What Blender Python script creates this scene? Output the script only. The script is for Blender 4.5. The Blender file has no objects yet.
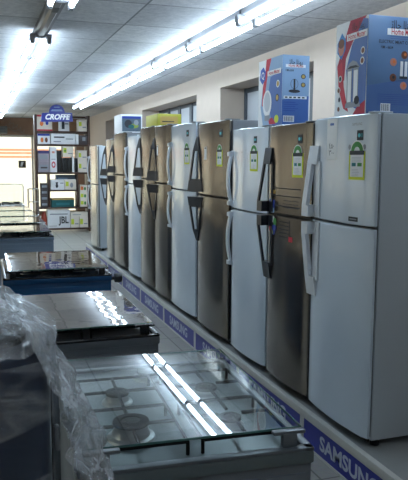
import bpy, bmesh, math, random
from mathutils import Vector, Matrix
random.seed(7)
SC = bpy.context.scene
COL = SC.collection
PI = math.pi

# ------------------------------------------------------------------ camera
cd = bpy.data.cameras.new('camera')
cam = bpy.data.objects.new('camera', cd)
COL.objects.link(cam)
Rm = Matrix(((0.9454869, 0.0341284, -0.3238668),
             (-0.3256174, 0.1151747, -0.9384605),
             (0.0052731, 0.9927588, 0.1200090)))
cam.matrix_world = Matrix.Translation((0, 0, 1.60)) @ Rm.to_4x4()
cd.sensor_fit = 'VERTICAL'
cd.sensor_height = 36
cd.lens = 36 * 660 / 480
cd.clip_start = 0.05
cd.clip_end = 200
SC.camera = cam

# ------------------------------------------------------------------ light
world = bpy.data.worlds.new('sky')
SC.world = world
world.use_nodes = True
wn = world.node_tree
bg = wn.nodes['Background']
bg.inputs[0].default_value = (0.70, 0.86, 1.0, 1)
bg.inputs[1].default_value = 1.8
sd = bpy.data.lights.new('sun', 'SUN')
sun = bpy.data.objects.new('sun', sd)
COL.objects.link(sun)
sd.energy = 4.0
sd.angle = math.radians(0.6)
sd.color = (1.0, 0.91, 0.79)
# shines from behind the camera and the right, over the roof, on the street behind the shop
sun.rotation_euler = Vector((-0.45, 0.75, -0.95)).to_track_quat('-Z', 'Y').to_euler()
TUBE = 19.0
SC.view_settings.view_transform = 'Standard'
SC.view_settings.look = 'None'
SC.view_settings.gamma = 1
SC.view_settings.exposure = 0.6
SC.view_settings.use_curve_mapping = False

# ------------------------------------------------------------------ materials
def lin(c):
    return tuple(((v / 255) / 12.92 if v / 255 <= 0.04045 else ((v / 255 + 0.055) / 1.055) ** 2.4) for v in c)

MATS = {}
def mat(name, rgb, rough=0.5, metal=0.0, bump=0.0, scale=30.0, var=0.0, coat=0.0, stretch=(1, 1, 1), emit=None, spec=0.5):
    if name in MATS:
        return MATS[name]
    m = bpy.data.materials.new(name)
    m.use_nodes = True
    nt = m.node_tree
    b = nt.nodes['Principled BSDF']
    c = lin(rgb)
    b.inputs['Base Color'].default_value = (*c, 1)
    b.inputs['Roughness'].default_value = rough
    b.inputs['Metallic'].default_value = metal
    b.inputs['Specular IOR Level'].default_value = spec
    if coat:
        b.inputs['Coat Weight'].default_value = coat
        b.inputs['Coat Roughness'].default_value = 0.08
    if emit:
        b.inputs['Emission Color'].default_value = (*emit[0], 1)
        b.inputs['Emission Strength'].default_value = emit[1]
    tc = nt.nodes.new('ShaderNodeTexCoord')
    mp = nt.nodes.new('ShaderNodeMapping')
    mp.inputs['Scale'].default_value = stretch
    nz = nt.nodes.new('ShaderNodeTexNoise')
    nz.inputs['Scale'].default_value = scale
    nz.inputs['Detail'].default_value = 4
    nt.links.new(tc.outputs['Object'], mp.inputs[0])
    nt.links.new(mp.outputs[0], nz.inputs['Vector'])
    v = var if var else 0.04
    mx = nt.nodes.new('ShaderNodeMix')
    mx.data_type = 'RGBA'
    mx.inputs['A'].default_value = (*[k * (1 - v) for k in c], 1)
    mx.inputs['B'].default_value = (*[min(1, k * (1 + v)) for k in c], 1)
    nt.links.new(nz.outputs['Fac'], mx.inputs['Factor'])
    nt.links.new(mx.outputs['Result'], b.inputs['Base Color'])
    if bump:
        bp = nt.nodes.new('ShaderNodeBump')
        bp.inputs['Strength'].default_value = bump
        bp.inputs['Distance'].default_value = 0.01
        nt.links.new(nz.outputs['Fac'], bp.inputs['Height'])
        nt.links.new(bp.outputs[0], b.inputs['Normal'])
    MATS[name] = m
    return m

def thin_glass(name, tint, refl_ior=1.5, rough=0.0, bump=0.0, body=None):
    if name in MATS:
        return MATS[name]
    m = bpy.data.materials.new(name)
    m.use_nodes = True
    nt = m.node_tree
    nt.nodes.clear()
    out = nt.nodes.new('ShaderNodeOutputMaterial')
    mix = nt.nodes.new('ShaderNodeMixShader')
    tr = nt.nodes.new('ShaderNodeBsdfTransparent')
    tr.inputs[0].default_value = (*tint, 1)
    gl = nt.nodes.new('ShaderNodeBsdfGlossy')
    gl.inputs['Roughness'].default_value = rough
    gl.inputs['Color'].default_value = (1, 1, 1, 1)
    fr = nt.nodes.new('ShaderNodeFresnel')
    geo = nt.nodes.new('ShaderNodeNewGeometry')
    io = nt.nodes.new('ShaderNodeMapRange')
    io.inputs['To Min'].default_value = refl_ior
    io.inputs['To Max'].default_value = 1 / refl_ior
    nt.links.new(geo.outputs['Backfacing'], io.inputs['Value'])
    nt.links.new(io.outputs[0], fr.inputs['IOR'])
    if bump:
        tc = nt.nodes.new('ShaderNodeTexCoord')
        nz = nt.nodes.new('ShaderNodeTexNoise')
        nz.inputs['Scale'].default_value = 5
        bp = nt.nodes.new('ShaderNodeBump')
        bp.inputs['Strength'].default_value = bump
        bp.inputs['Distance'].default_value = 0.02
        nt.links.new(tc.outputs['Object'], nz.inputs['Vector'])
        nt.links.new(nz.outputs['Fac'], bp.inputs['Height'])
        nt.links.new(bp.outputs[0], gl.inputs['Normal'])
    nt.links.new(fr.outputs[0], mix.inputs[0])
    under = tr
    if body:
        under = nt.nodes.new('ShaderNodeMixShader')
        df = nt.nodes.new('ShaderNodeBsdfDiffuse')
        df.inputs['Color'].default_value = (*lin(body[0]), 1)
        under.inputs[0].default_value = body[1]
        nt.links.new(tr.outputs[0], under.inputs[1])
        nt.links.new(df.outputs[0], under.inputs[2])
    nt.links.new(under.outputs[0], mix.inputs[1])
    nt.links.new(gl.outputs[0], mix.inputs[2])
    nt.links.new(mix.outputs[0], out.inputs[0])
    MATS[name] = m
    return m

WHITE_DOOR = mat('white_enamel', (206, 219, 233), 0.16, scale=4, coat=0.4)
WHITE_SIDE = mat('white_side_enamel', (196, 204, 212), 0.35, scale=300, bump=0.05)
BROWN_DOOR = mat('brushed_bronze_steel', (120, 114, 108), 0.2, 0.85, scale=60, var=0.06, stretch=(1, 1, 0.02))
SILVER_DOOR = mat('silver_steel', (196, 196, 194), 0.22, 0.85, scale=60, var=0.05, stretch=(1, 1, 0.02))
GREY_SIDE = mat('grey_side_enamel', (112, 116, 122), 0.4, scale=200, bump=0.04)
DARK_HANDLE = mat('dark_grey_plastic', (42, 45, 54), 0.3)
WHITE_HANDLE = mat('white_plastic', (218, 224, 232), 0.25)
BLACK = mat('black_rubber', (16, 17, 20), 0.5)
GASKET = mat('grey_gasket', (60, 64, 70), 0.6)
CHROME = mat('chrome', (215, 218, 222), 0.12, 1.0)
STEEL = mat('stainless_steel', (178, 180, 182), 0.28, 0.9, scale=80, var=0.06, stretch=(0.05, 1, 1))
IRON = mat('cast_iron', (14, 15, 17), 0.7, spec=0.2, bump=0.2, scale=120)
PAPER = mat('white_paper', (232, 234, 236), 0.7)
YEL = mat('lime_label_border', (206, 218, 40), 0.6)
GRN = mat('label_green', (70, 140, 70), 0.6)
TEAL = mat('label_teal', (40, 120, 130), 0.6)
DKLAB = mat('label_dark', (30, 40, 52), 0.5)
CYAN = mat('label_cyan', (90, 200, 215), 0.5)
INK = mat('print_ink', (48, 50, 58), 0.7)
BLUE_TAPE = mat('blue_tape', (90, 160, 200), 0.4)
REDP = mat('print_red', (196, 52, 70), 0.6)
CRIM = mat('print_crimson', (170, 30, 60), 0.6)
BLUEP = mat('print_blue', (66, 104, 172), 0.5)
DBLUE = mat('print_deep_blue', (30, 56, 150), 0.5)
LBLUE = mat('print_light_blue', (138, 168, 202), 0.5)
PURP = mat('print_purple', (120, 40, 120), 0.5)
SKIN = mat('print_flesh', (200, 130, 110), 0.6)
BRNP = mat('print_brown', (120, 74, 56), 0.6)
GREYP = mat('print_grey', (140, 146, 156), 0.5)
LIMEP = mat('print_lime', (200, 214, 60), 0.6)
TEALP = mat('print_teal', (20, 92, 96), 0.6)
GOLDP = mat('print_gold', (190, 160, 90), 0.6)
ORNG = mat('print_orange', (220, 120, 60), 0.6)
GLASS = thin_glass('clear_glass', (0.93, 0.97, 0.96), 1.5)
LIDGLASS = thin_glass('stove_lid_glass', (0.92, 0.95, 0.945), 1.36)
WAVYGLASS = thin_glass('wavy_lid_glass', (0.5, 0.46, 0.42), 1.4, 0.015, 0.06, ((112, 98, 82), 0.75))
EDGE = mat('glass_edge_green', (70, 110, 105), 0.2)

# ------------------------------------------------------------------ mesh builder
class MB:
    def __init__(self):
        self.bm = bmesh.new()
        self.mats = []
        self.T = Matrix.Identity(4)
        self.fn = None
    def mi(self, m):
        if m not in self.mats:
            self.mats.append(m)
        return self.mats.index(m)
    def v(self, p):
        p = self.T @ Vector(p)
        if self.fn:
            p = self.fn(p)
        return self.bm.verts.new(p)
    def face(self, vs, i):
        try:
            f = self.bm.faces.new(vs)
            f.material_index = i
            f.smooth = True
            return f
        except ValueError:
            return None
    def box(self, x0, y0, z0, x1, y1, z1, m, bev=0.0, seg=2):
        i = self.mi(m)
        if x0 > x1: x0, x1 = x1, x0
        if y0 > y1: y0, y1 = y1, y0
        if z0 > z1: z0, z1 = z1, z0
        vs = [self.v((x, y, z)) for x in (x0, x1) for y in (y0, y1) for z in (z0, z1)]
        fs = [self.face([vs[k] for k in q], i) for q in
              ((0, 1, 3, 2), (4, 6, 7, 5), (0, 4, 5, 1), (2, 3, 7, 6), (0, 2, 6, 4), (1, 5, 7, 3))]
        if bev:
            es = list({e for f in fs for e in f.edges})
            r = bmesh.ops.bevel(self.bm, geom=es, offset=bev, segments=seg, profile=0.5, affect='EDGES')
            for f in r['faces']:
                f.material_index = i
                f.smooth = True
    def prism(self, pts, axis, a, b, m):
        """polygon pts (2D) extruded along axis from a to b; 2D coords are the two other axes in order"""
        i = self.mi(m)
        def P(p, t):
            if axis == 0: return (t, p[0], p[1])
            if axis == 1: return (p[0], t, p[1])
            return (p[0], p[1], t)
        A = [self.v(P(p, a)) for p in pts]
        B = [self.v(P(p, b)) for p in pts]
        n = len(pts)
        self.face(A, i)
        self.face(B[::-1], i)
        for k in range(n):
            self.face([A[k], B[k], B[(k + 1) % n], A[(k + 1) % n]], i)
    def loft(self, rings, m, caps=True, closed=True):
        i = self.mi(m)
        R = [[self.v(p) for p in r] for r in rings]
        n = len(R[0])
        for a, b in zip(R, R[1:]):
            for k in range(n if closed else n - 1):
                self.face([a[k], a[(k + 1) % n], b[(k + 1) % n], b[k]], i)
        if caps:
            self.face(R[0][::-1], i)
            self.face(R[-1], i)
    def lathe(self, prof, c, axis, m, seg=20, caps=True):
        rings = []
        for r, t in prof:
            ring = []
            for k in range(seg):
                a = 2 * PI * k / seg
                u, w = r * math.cos(a), r * math.sin(a)
                if axis == 2: ring.append((c[0] + u, c[1] + w, c[2] + t))
                elif axis == 1: ring.append((c[0] + u, c[1] + t, c[2] + w))
                else: ring.append((c[0] + t, c[1] + u, c[2] + w))
            rings.append(ring)
        self.loft(rings, m, caps)
    def tube(self, pts, r, m, seg=8, closed=False):
        P = [Vector(p) for p in pts]
        rings = []
        n = len(P)
        up = Vector((0, 0, 1))
        for k, p in enumerate(P):
            if closed:
                d = P[(k + 1) % n] - P[k - 1]
            else:
                d = P[min(k + 1, n - 1)] - P[max(k - 1, 0)]
            d.normalize()
            s = d.cross(up)
            if s.length < 0.1:
                s = d.cross(Vector((0, 1, 0)))
            s.normalize()
            t = s.cross(d)
            rr = r[k] if isinstance(r, (list, tuple)) else r
            rings.append([p + s * rr * math.cos(2 * PI * j / seg) + t * rr * math.sin(2 * PI * j / seg) for j in range(seg)])
        if closed:
            rings.append(rings[0])
        self.loft(rings, m, not closed)
    def poly(self, pts, m):
        return self.face([self.v(p) for p in pts], self.mi(m))
    def text(self, s, M, size, m, bold=0.0, shear=0.0, width=None, align='CENTER', sx=1.0):
        cu = bpy.data.curves.new('lettering', 'FONT')
        cu.body = s
        cu.size = size
        cu.align_x = align
        cu.align_y = 'CENTER'
        cu.offset = bold
        cu.shear = shear
        cu.resolution_u = 3
        o = bpy.data.objects.new('lettering', cu)
        COL.objects.link(o)
        dg = bpy.context.evaluated_depsgraph_get()
        me = bpy.data.meshes.new_from_object(o.evaluated_get(dg))
        bpy.data.objects.remove(o)
        if me.vertices and width:
            xs = [v.co.x for v in me.vertices]
            sx = width / max(1e-6, max(xs) - min(xs))
        i = self.mi(m)
        vm = [self.v(M @ Vector((v.co.x * sx, v.co.y, 0))) for v in me.vertices]
        for p in me.polygons:
            self.face([vm[k] for k in p.vertices], i)
        bpy.data.meshes.remove(me)
        bpy.data.curves.remove(cu)
    def build(self, name, parent=None, loc=(0, 0, 0), rot=(0, 0, 0), label=None, ang=35, recalc=True):
        if recalc:
            bmesh.ops.recalc_face_normals(self.bm, faces=self.bm.faces[:])
        me = bpy.data.meshes.new(name)
        self.bm.to_mesh(me)
        self.bm.free()
        for m in self.mats:
            me.materials.append(m)
        me.set_sharp_from_angle(angle=math.radians(ang))
        o = bpy.data.objects.new(name, me)
        COL.objects.link(o)
        o.location = loc
        o.rotation_euler = rot
        if parent:
            o.parent = parent
        if label:
            o['label'] = label
        return o

def thing(name, label, cat, loc=(0, 0, 0), rz=0.0, group=None):
    o = bpy.data.objects.new(name, None)
    o.empty_display_size = 0.1
    COL.objects.link(o)
    o.location = loc
    o.rotation_euler = (0, 0, rz)
    return tag(o, label, cat, group)

def tag(o, label, cat, group=None):
    o['label'] = label
    o['category'] = cat
    if group:
        o['group'] = group
    return o

def struct(o):
    o['kind'] = 'structure'
    return o

# frames for lettering and prints: local x right, y up, z out of the face
def frame(origin, ux, uy):
    ux = Vector(ux).normalized(); uy = Vector(uy).normalized()
    uz = ux.cross(uy)
    M = Matrix((ux, uy, uz)).transposed().to_4x4()
    M.translation = Vector(origin)
    return M

# ------------------------------------------------------------------ the setting
def floor_mat():
    m = bpy.data.materials.new('floor_tiles')
    m.use_nodes = True
    nt = m.node_tree
    b = nt.nodes['Principled BSDF']
    tc = nt.nodes.new('ShaderNodeTexCoord')
    br = nt.nodes.new('ShaderNodeTexBrick')
    br.offset = 0
    br.inputs['Scale'].default_value = 1
    br.inputs['Brick Width'].default_value = 0.4
    br.inputs['Row Height'].default_value = 0.4
    br.inputs['Mortar Size'].default_value = 0.006
    br.inputs['Color1'].default_value = (*lin((186, 184, 178)), 1)
    br.inputs['Color2'].default_value = (*lin((176, 175, 170)), 1)
    br.inputs['Mortar'].default_value = (*lin((126, 124, 120)), 1)
    nz = nt.nodes.new('ShaderNodeTexNoise')
    nz.inputs['Scale'].default_value = 40
    mx = nt.nodes.new('ShaderNodeMix'); mx.data_type = 'RGBA'; mx.blend_type = 'MULTIPLY'
    mx.inputs['Factor'].default_value = 0.25
    nt.links.new(tc.outputs['Object'], br.inputs['Vector'])
    nt.links.new(tc.outputs['Object'], nz.inputs['Vector'])
    nt.links.new(br.outputs['Color'], mx.inputs['A'])
    nt.links.new(nz.outputs['Color'], mx.inputs['B'])
    nt.links.new(mx.outputs['Result'], b.inputs['Base Color'])
    b.inputs['Roughness'].default_value = 0.35
    return m

def ceiling_mat():
    """mineral fibre boards 1.25 x 0.8 with thin dark joints, some boards newer and darker"""
    m = bpy.data.materials.new('ceiling_boards')
    m.use_nodes = True
    nt = m.node_tree
    b = nt.nodes['Principled BSDF']
    tc = nt.nodes.new('ShaderNodeTexCoord')
    mp = nt.nodes.new('ShaderNodeMapping')
    mp.inputs['Location'].default_value = (0.0, -0.14, 0)
    br = nt.nodes.new('ShaderNodeTexBrick')
    br.offset = 0
    br.inputs['Scale'].default_value = 1
    br.inputs['Brick Width'].default_value = 1.25
    br.inputs['Row Height'].default_value = 0.8
    br.inputs['Mortar Size'].default_value = 0.010
    br.inputs['Mortar Smooth'].default_value = 0.3
    br.inputs['Bias'].default_value = 0.2
    br.inputs['Color1'].default_value = (*lin((172, 174, 180)), 1)
    br.inputs['Color2'].default_value = (*lin((216, 217, 220)), 1)
    br.inputs['Mortar'].default_value = (*lin((130, 132, 138)), 1)
    nz = nt.nodes.new('ShaderNodeTexNoise')
    nz.inputs['Scale'].default_value = 22
    nz.inputs['Detail'].default_value = 6
    nz.inputs['Roughness'].default_value = 0.7
    cr = nt.nodes.new('ShaderNodeValToRGB')
    cr.color_ramp.elements[0].position = 0.35
    cr.color_ramp.elements[0].color = (0.62, 0.64, 0.68, 1)
    cr.color_ramp.elements[1].position = 0.65
    cr.color_ramp.elements[1].color = (1, 1, 1, 1)
    mx = nt.nodes.new('ShaderNodeMix'); mx.data_type = 'RGBA'; mx.blend_type = 'MULTIPLY'
    mx.inputs['Factor'].default_value = 0.8
    nt.links.new(tc.outputs['Object'], mp.inputs[0])
    nt.links.new(mp.outputs[0], br.inputs['Vector'])
    nt.links.new(tc.outputs['Object'], nz.inputs['Vector'])
    nt.links.new(nz.outputs['Fac'], cr.inputs[0])
    nt.links.new(br.outputs['Color'], mx.inputs['A'])
    nt.links.new(cr.outputs['Color'], mx.inputs['B'])
    nt.links.new(mx.outputs['Result'], b.inputs['Base Color'])
    b.inputs['Roughness'].default_value = 0.75
    return m

WALL = mat('cream_wall_paint', (196, 180, 166), 0.7, scale=8, var=0.05, bump=0.05)
BEAM = mat('brown_beam_paint', (150, 116, 92), 0.6, scale=6, var=0.1)
SHUT = mat('grey_window_panel', (176, 180, 186), 0.45, scale=5)
DKFRAME = mat('dark_window_frame', (70, 76, 84), 0.5)
CEIL_Z = 2.75
XR, XL, YB, YN = 3.0, -4.2, 19.4, -1.6

g = MB(); g.box(XL - 0.2, YN - 0.2, -0.15, XR + 0.6, YB + 0.2, 0, floor_mat()); struct(g.build('floor'))
g = MB(); g.box(XL - 0.2, YN - 0.2, CEIL_Z, XR + 0.6, YB + 0.2, CEIL_Z + 0.25, ceiling_mat()); struct(g.build('ceiling'))

# right wall: columns standing between deep window niches under a continuous beam
g = MB()
ZT = 2.52
niches = [(5.6, 8.08), (9.05, 12.3), (14.2, 16.0)]
ys = YN
for a, b in niches:
    g.box(XR, ys, 0, XR + 0.42, a, ZT, WALL)
    g.box(XR, a, 0, XR + 0.42, b, 1.0, WALL)
    ys = b
g.box(XR, ys, 0, XR + 0.42, YB, ZT, WALL)
g.box(XR, YN, ZT, XR + 0.42, YB, CEIL_Z, WALL)
struct(g.build('wall_right'))
for n, (a, b) in enumerate(niches):
    g = MB()
    x = XR + 0.34
    g.box(x, a, 1.0, x + 0.03, b, 1.06, DKFRAME)
    g.box(x, a, ZT - 0.06, x + 0.03, b, ZT, DKFRAME)
    k = max(2, round((b - a) / 0.62))
    for j in range(k + 1):
        y = a + (b - a) * j / k
        g.box(x - 0.012, max(a, y - 0.06), 1.0, x + 0.03, min(b, y + 0.06), ZT, DKFRAME)
    w = struct(g.build('window_%d' % (n + 1)))
    g = MB(); g.box(x + 0.012, a, 1.0, x + 0.02, b, ZT, SHUT); g.build('window_panel', w)

# back wall: brown beam over a wide shop window, brown post in the corner
g = MB()
g.box(XL, YB, 2.28, XR, YB + 0.2, CEIL_Z, BEAM)
g.box(2.78, YB, 0, XR, YB + 0.2, 2.28, BEAM)
g.box(XL, YB, 0, XL + 0.3, YB + 0.2, 2.28, BEAM)
g.box(XL, YB, 0, XR, YB + 0.2, 0.12, BEAM)
struct(g.build('wall_back'))
ALU = mat('aluminium_frame', (196, 188, 176), 0.4, 0.3)
g = MB()
for x in (-3.9, -2.6, -1.3, 0.0, 1.55, 2.76):
    g.box(x - 0.025, YB + 0.04, 0.12, x + 0.025, YB + 0.1, 2.28, ALU)
g.box(XL + 0.3, YB + 0.04, 2.22, 2.78, YB + 0.1, 2.28, ALU)
w = struct(g.build('window_4'))
g = MB(); g.box(XL + 0.3, YB + 0.065, 0.12, 2.78, YB + 0.075, 2.22, GLASS); g.build('window_pane', w)
# left wall with windows; the nearer ones added to brighten the refrigerator fronts
LWIN = ((0.8, 3.6), (4.4, 7.2), (8.0, 10.4), (11.2, 13.6), (14.4, 16.8))
g = MB()
ys = YN
for a, b in LWIN:
    g.box(XL - 0.2, ys, 0, XL, a, CEIL_Z, WALL)
    ys = b
g.box(XL - 0.2, ys, 0, XL, YB + 0.2, CEIL_Z, WALL)
g.box(XL - 0.2, 0.8, 0, XL, YB, 0.75, WALL)
g.box(XL - 0.2, 0.8, 2.25, XL, YB, CEIL_Z, WALL)
struct(g.build('wall_left'))
for n, (a, b) in enumerate(LWIN):
    g = MB()
    for y in (a + 0.03, (a + b) / 2, b - 0.03):
        g.box(XL - 0.13, y - 0.03, 0.75, XL - 0.07, y + 0.03, 2.25, ALU)
    g.box(XL - 0.13, a, 0.75, XL - 0.07, b, 0.8, ALU)
    g.box(XL - 0.13, a, 2.2, XL - 0.07, b, 2.25, ALU)
    w = struct(g.build('window_%d' % (n + 5)))
    g = MB(); g.box(XL - 0.104, a, 0.8, XL - 0.096, b, 2.2, GLASS); g.build('window_pane', w)
g = MB(); g.box(XL - 0.2, YN - 0.2, 0, XR + 0.42, YN, CEIL_Z, WALL); struct(g.build('wall_near'))

# outside: street and sunlit houses across it
STREET = mat('street_paving', (206, 190, 166), 0.8, scale=3, var=0.1)
FACADE = mat('cream_facade', (206, 196, 180), 0.8, scale=4, var=0.04)
STRIPE = mat('facade_orange_stripe', (190, 126, 92), 0.8)
g = MB(); g.box(-30, -10, -0.3, XL - 0.2, 45, -0.05, STREET); g.box(XL - 0.2, YB + 0.2, -0.3, 20, 45, -0.05, STREET)
struct(g.build('ground'))
g = MB()
g.box(-14, 26, -0.05, 14, 27, 4.6, FACADE)
for z in (1.66, 1.80, 1.92):
    g.box(-14, 25.985, z, 14, 26.0, z + 0.07, STRIPE)
struct(g.build('wall_far_street'))
g = MB()
g.box(-13, -2, -0.05, -12, 26, 4.6, FACADE)
struct(g.build('wall_left_street'))

# ------------------------------------------------------------------ ceiling lamps
def tube_mat():
    m = bpy.data.materials.new('lit_fluorescent_tube')
    m.use_nodes = True
    nt = m.node_tree
    b = nt.nodes['Principled BSDF']
    b.inputs['Base Color'].default_value = (0.9, 0.9, 0.9, 1)
    b.inputs['Emission Color'].default_value = (0.70, 0.87, 1.0, 1)
    b.inputs['Emission Strength'].default_value = TUBE
    return m
LIT = tube_mat()
CHAN = mat('white_lamp_housing', (112, 114, 120), 0.4)
LHOLD = mat('lamp_holder_plastic', (130, 132, 138), 0.5)
def lamp(label, x, y0, y1, group, lit=True):
    t = thing('fluorescent_lamp', label, 'ceiling lamp', (x, (y0 + y1) / 2, CEIL_Z), 0, group)
    h = (y1 - y0) / 2
    g = MB()
    g.box(-0.06, -h + 0.01, -0.05, 0.06, h - 0.01, -0.0005, CHAN, 0.004)
    g.prism([(-0.035, -0.05), (0.035, -0.05), (0.018, -0.07), (-0.018, -0.07)], 1, -h + 0.03, h - 0.03, CHAN)
    g.build('housing', t)
    for s in (-1, 1):
        g = MB()
        y = s * (h - 0.02)
        g.box(-0.095, y - 0.012, -0.075, 0.095, y + 0.012, -0.045, LHOLD, 0.004)
        for q in (-1, 1):
            g.box(q * 0.072 - 0.02, y - 0.014, -0.124, q * 0.072 + 0.02, y + 0.014, -0.049, LHOLD, 0.006)
        g.build('lamp_holder', t)
    if lit:
        for q in (-1, 1):
            g = MB()
            L = h - 0.036
            g.lathe([(0.008, -L), (0.0175, -L + 0.004), (0.0175, L - 0.004), (0.008, L)], (q * 0.072, 0, -0.10), 1, LIT, 14)
            g.build('tube', t)
    else:
        g = MB(); g.box(-0.022, -h + 0.2, -0.073, 0.022, -h + 0.35, -0.0705, DKFRAME); g.build('starter', t)
    return t
ORD = ['first', 'second', 'third', 'fourth', 'fifth', 'sixth', 'seventh', 'eighth', 'ninth', 'tenth', 'eleventh']
PITCH = 1.29
for k in range(9):
    y0 = 3.54 - PITCH + 0.03 + k * PITCH
    lamp('lit twin tube lamp above the refrigerators, %s of its row counting from the near end' % ORD[k], 2.02, y0, y0 + PITCH - 0.01, 'lit lamps above the refrigerators')
for k in range(9):
    y0 = 6.2 + k * PITCH
    lamp('lit twin tube lamp in the left ceiling row, %s beyond the empty fixture' % ORD[k], 0.59, y0, y0 + PITCH - 0.01, 'lit lamps of the left ceiling row')
lamp('unlit ceiling fixture with its tubes missing, in the left row', 0.59, 4.78, 6.19, None, lit=False)
lamp('added lit lamp in line with the left ceiling row, out of sight above the camera', 0.59, -0.40, 0.88, 'lit lamps of the left ceiling row')  # unseen lamp added to brighten the faces turned towards the camera
lamp('lit lamp at the top edge, nearer than the empty fixture', 0.59, 3.46, 4.76, 'lit lamps of the left ceiling row')

# ------------------------------------------------------------------ plinth with sign panels
PX = 1.71
PZ = 0.20
PLW = mat('plinth_white_edge', (206, 206, 202), 0.4)
PLTOP = mat('plinth_grey_top', (150, 152, 152), 0.55, bump=0.1, scale=60)
PANEL = mat('plinth_blue_panel', (36, 44, 150), 0.3)
LETT = mat('plinth_letters', (196, 204, 222), 0.4)
pl = thing('display_plinth', 'long low plinth with blue sign panels under the row of refrigerators', 'plinth', (0, 0, 0))
y_lo, y_hi = 1.27, 11.05
g = MB(); g.box(PX + 0.012, y_lo, 0, PX + 0.95, y_hi, PZ - 0.002, PLTOP); g.build('platform', pl)
g = MB()
g.box(PX - 0.004, y_lo, PZ - 0.042, PX + 0.03, y_hi, PZ + 0.004, PLW, 0.004)
g.box(PX - 0.004, y_lo, 0, PX + 0.012, y_hi, 0.014, PLW)
g.build('edge_trim', pl)
seps = [3.225 + 0.977 * k for k in range(-2, 9)]
for k, y in enumerate(seps):
    g = MB(); g.box(PX - 0.003, y - 0.022, 0.014, PX + 0.012, y + 0.022, PZ - 0.042, PLW); g.build('divider_strip', pl)
for k in range(len(seps) - 1):
    a, b = seps[k] + 0.022, seps[k + 1] - 0.022
    g = MB(); g.box(PX, a, 0.014, PX + 0.012, b, PZ - 0.042, PANEL); p = g.build('sign_panel', pl)
    g = MB()
    ym = (a + b) / 2
    g.text('SAMSUNG', frame((PX - 0.0012, ym, 0.084), (0, -1, 0), (0, 0, 1)), 0.112, LETT, bold=0.0035, width=0.56)
    g.build('lettering', p, label='pale capital letters SAMSUNG'.replace('SAMSUNG', 'on the blue panel'))

# ------------------------------------------------------------------ refrigerators
def energy_label(g, cy, cz, w, h):
    def R(u0, v0, u1, v1, m, d):
        for a in range(3):
            ua = u0 + (u1 - u0) * a / 3; ub = u0 + (u1 - u0) * (a + 1) / 3
            g.poly([(d, cy - ua, cz + v0), (d, cy - ub, cz + v0), (d, cy - ub, cz + v1), (d, cy - ua, cz + v1)], m)
    R(-w / 2, -h / 2, w / 2, h * 0.22, YEL, 0.0)
    R(-w / 2 + 0.012, -h / 2 + 0.014, w / 2 - 0.012, h * 0.2, PAPER, 0.0006)
    # green arch above
    g.poly([(0.0003, cy - w * 0.42 * math.cos(PI * k / 12), cz + h * 0.2 + w * 0.45 * math.sin(PI * k / 12)) for k in range(13)], PAPER)
    n = 12
    ro, ri = w * 0.37, w * 0.17
    zc = cz + h * 0.22
    for k in range(n):
        a0, a1 = PI * k / n, PI * (k + 1) / n
        g.poly([(0.0009, cy - ro * math.cos(a0), zc + ro * math.sin(a0)), (0.0009, cy - ro * math.cos(a1), zc + ro * math.sin(a1)),
                (0.0009, cy - ri * math.cos(a1), zc + ri * math.sin(a1)), (0.0009, cy - ri * math.cos(a0), zc + ri * math.sin(a0))], GRN)
    R(-w * 0.45, h * 0.13, w * 0.45, h * 0.235, DKLAB, 0.0012)
    R(-w * 0.3, -h * 0.16, -w * 0.04, -h * 0.07, TEAL, 0.0012)
    R(w * 0.06, -h * 0.16, w * 0.32, -h * 0.07, GRN, 0.0012)
    for q in range(4):
        R(-w * 0.3, h * (0.06 - 0.035 * q), w * 0.28, h * (0.066 - 0.035 * q), GREYP, 0.0012)
    for q in range(5):
        R(-w * 0.3, -h * (0.24 + 0.04 * q), w * (0.1 + 0.04 * (q % 3)), -h * (0.234 + 0.04 * q), GREYP, 0.0012)

def badge(g, cy, cz, s):
    g.poly([(0, cy + s, cz - s), (0, cy - s, cz - s), (0, cy - s, cz + s), (0, cy + s, cz + s)], DKLAB)
    n = 10
    c = [(0.0008, cy + s * 0.25 + 0.42 * s * math.cos(2 * PI * k / n), cz + 0.42 * s * math.sin(2 * PI * k / n)) for k in range(n)]
    g.poly(c, CYAN)
    g.poly([(0.0008, cy - s * 0.3, cz - s * .4), (0.0008, cy - s * 0.85, cz - s * .4), (0.0008, cy - s * 0.85, cz + s * .4), (0.0008, cy - s * 0.3, cz + s * .4)], TEAL)

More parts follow.
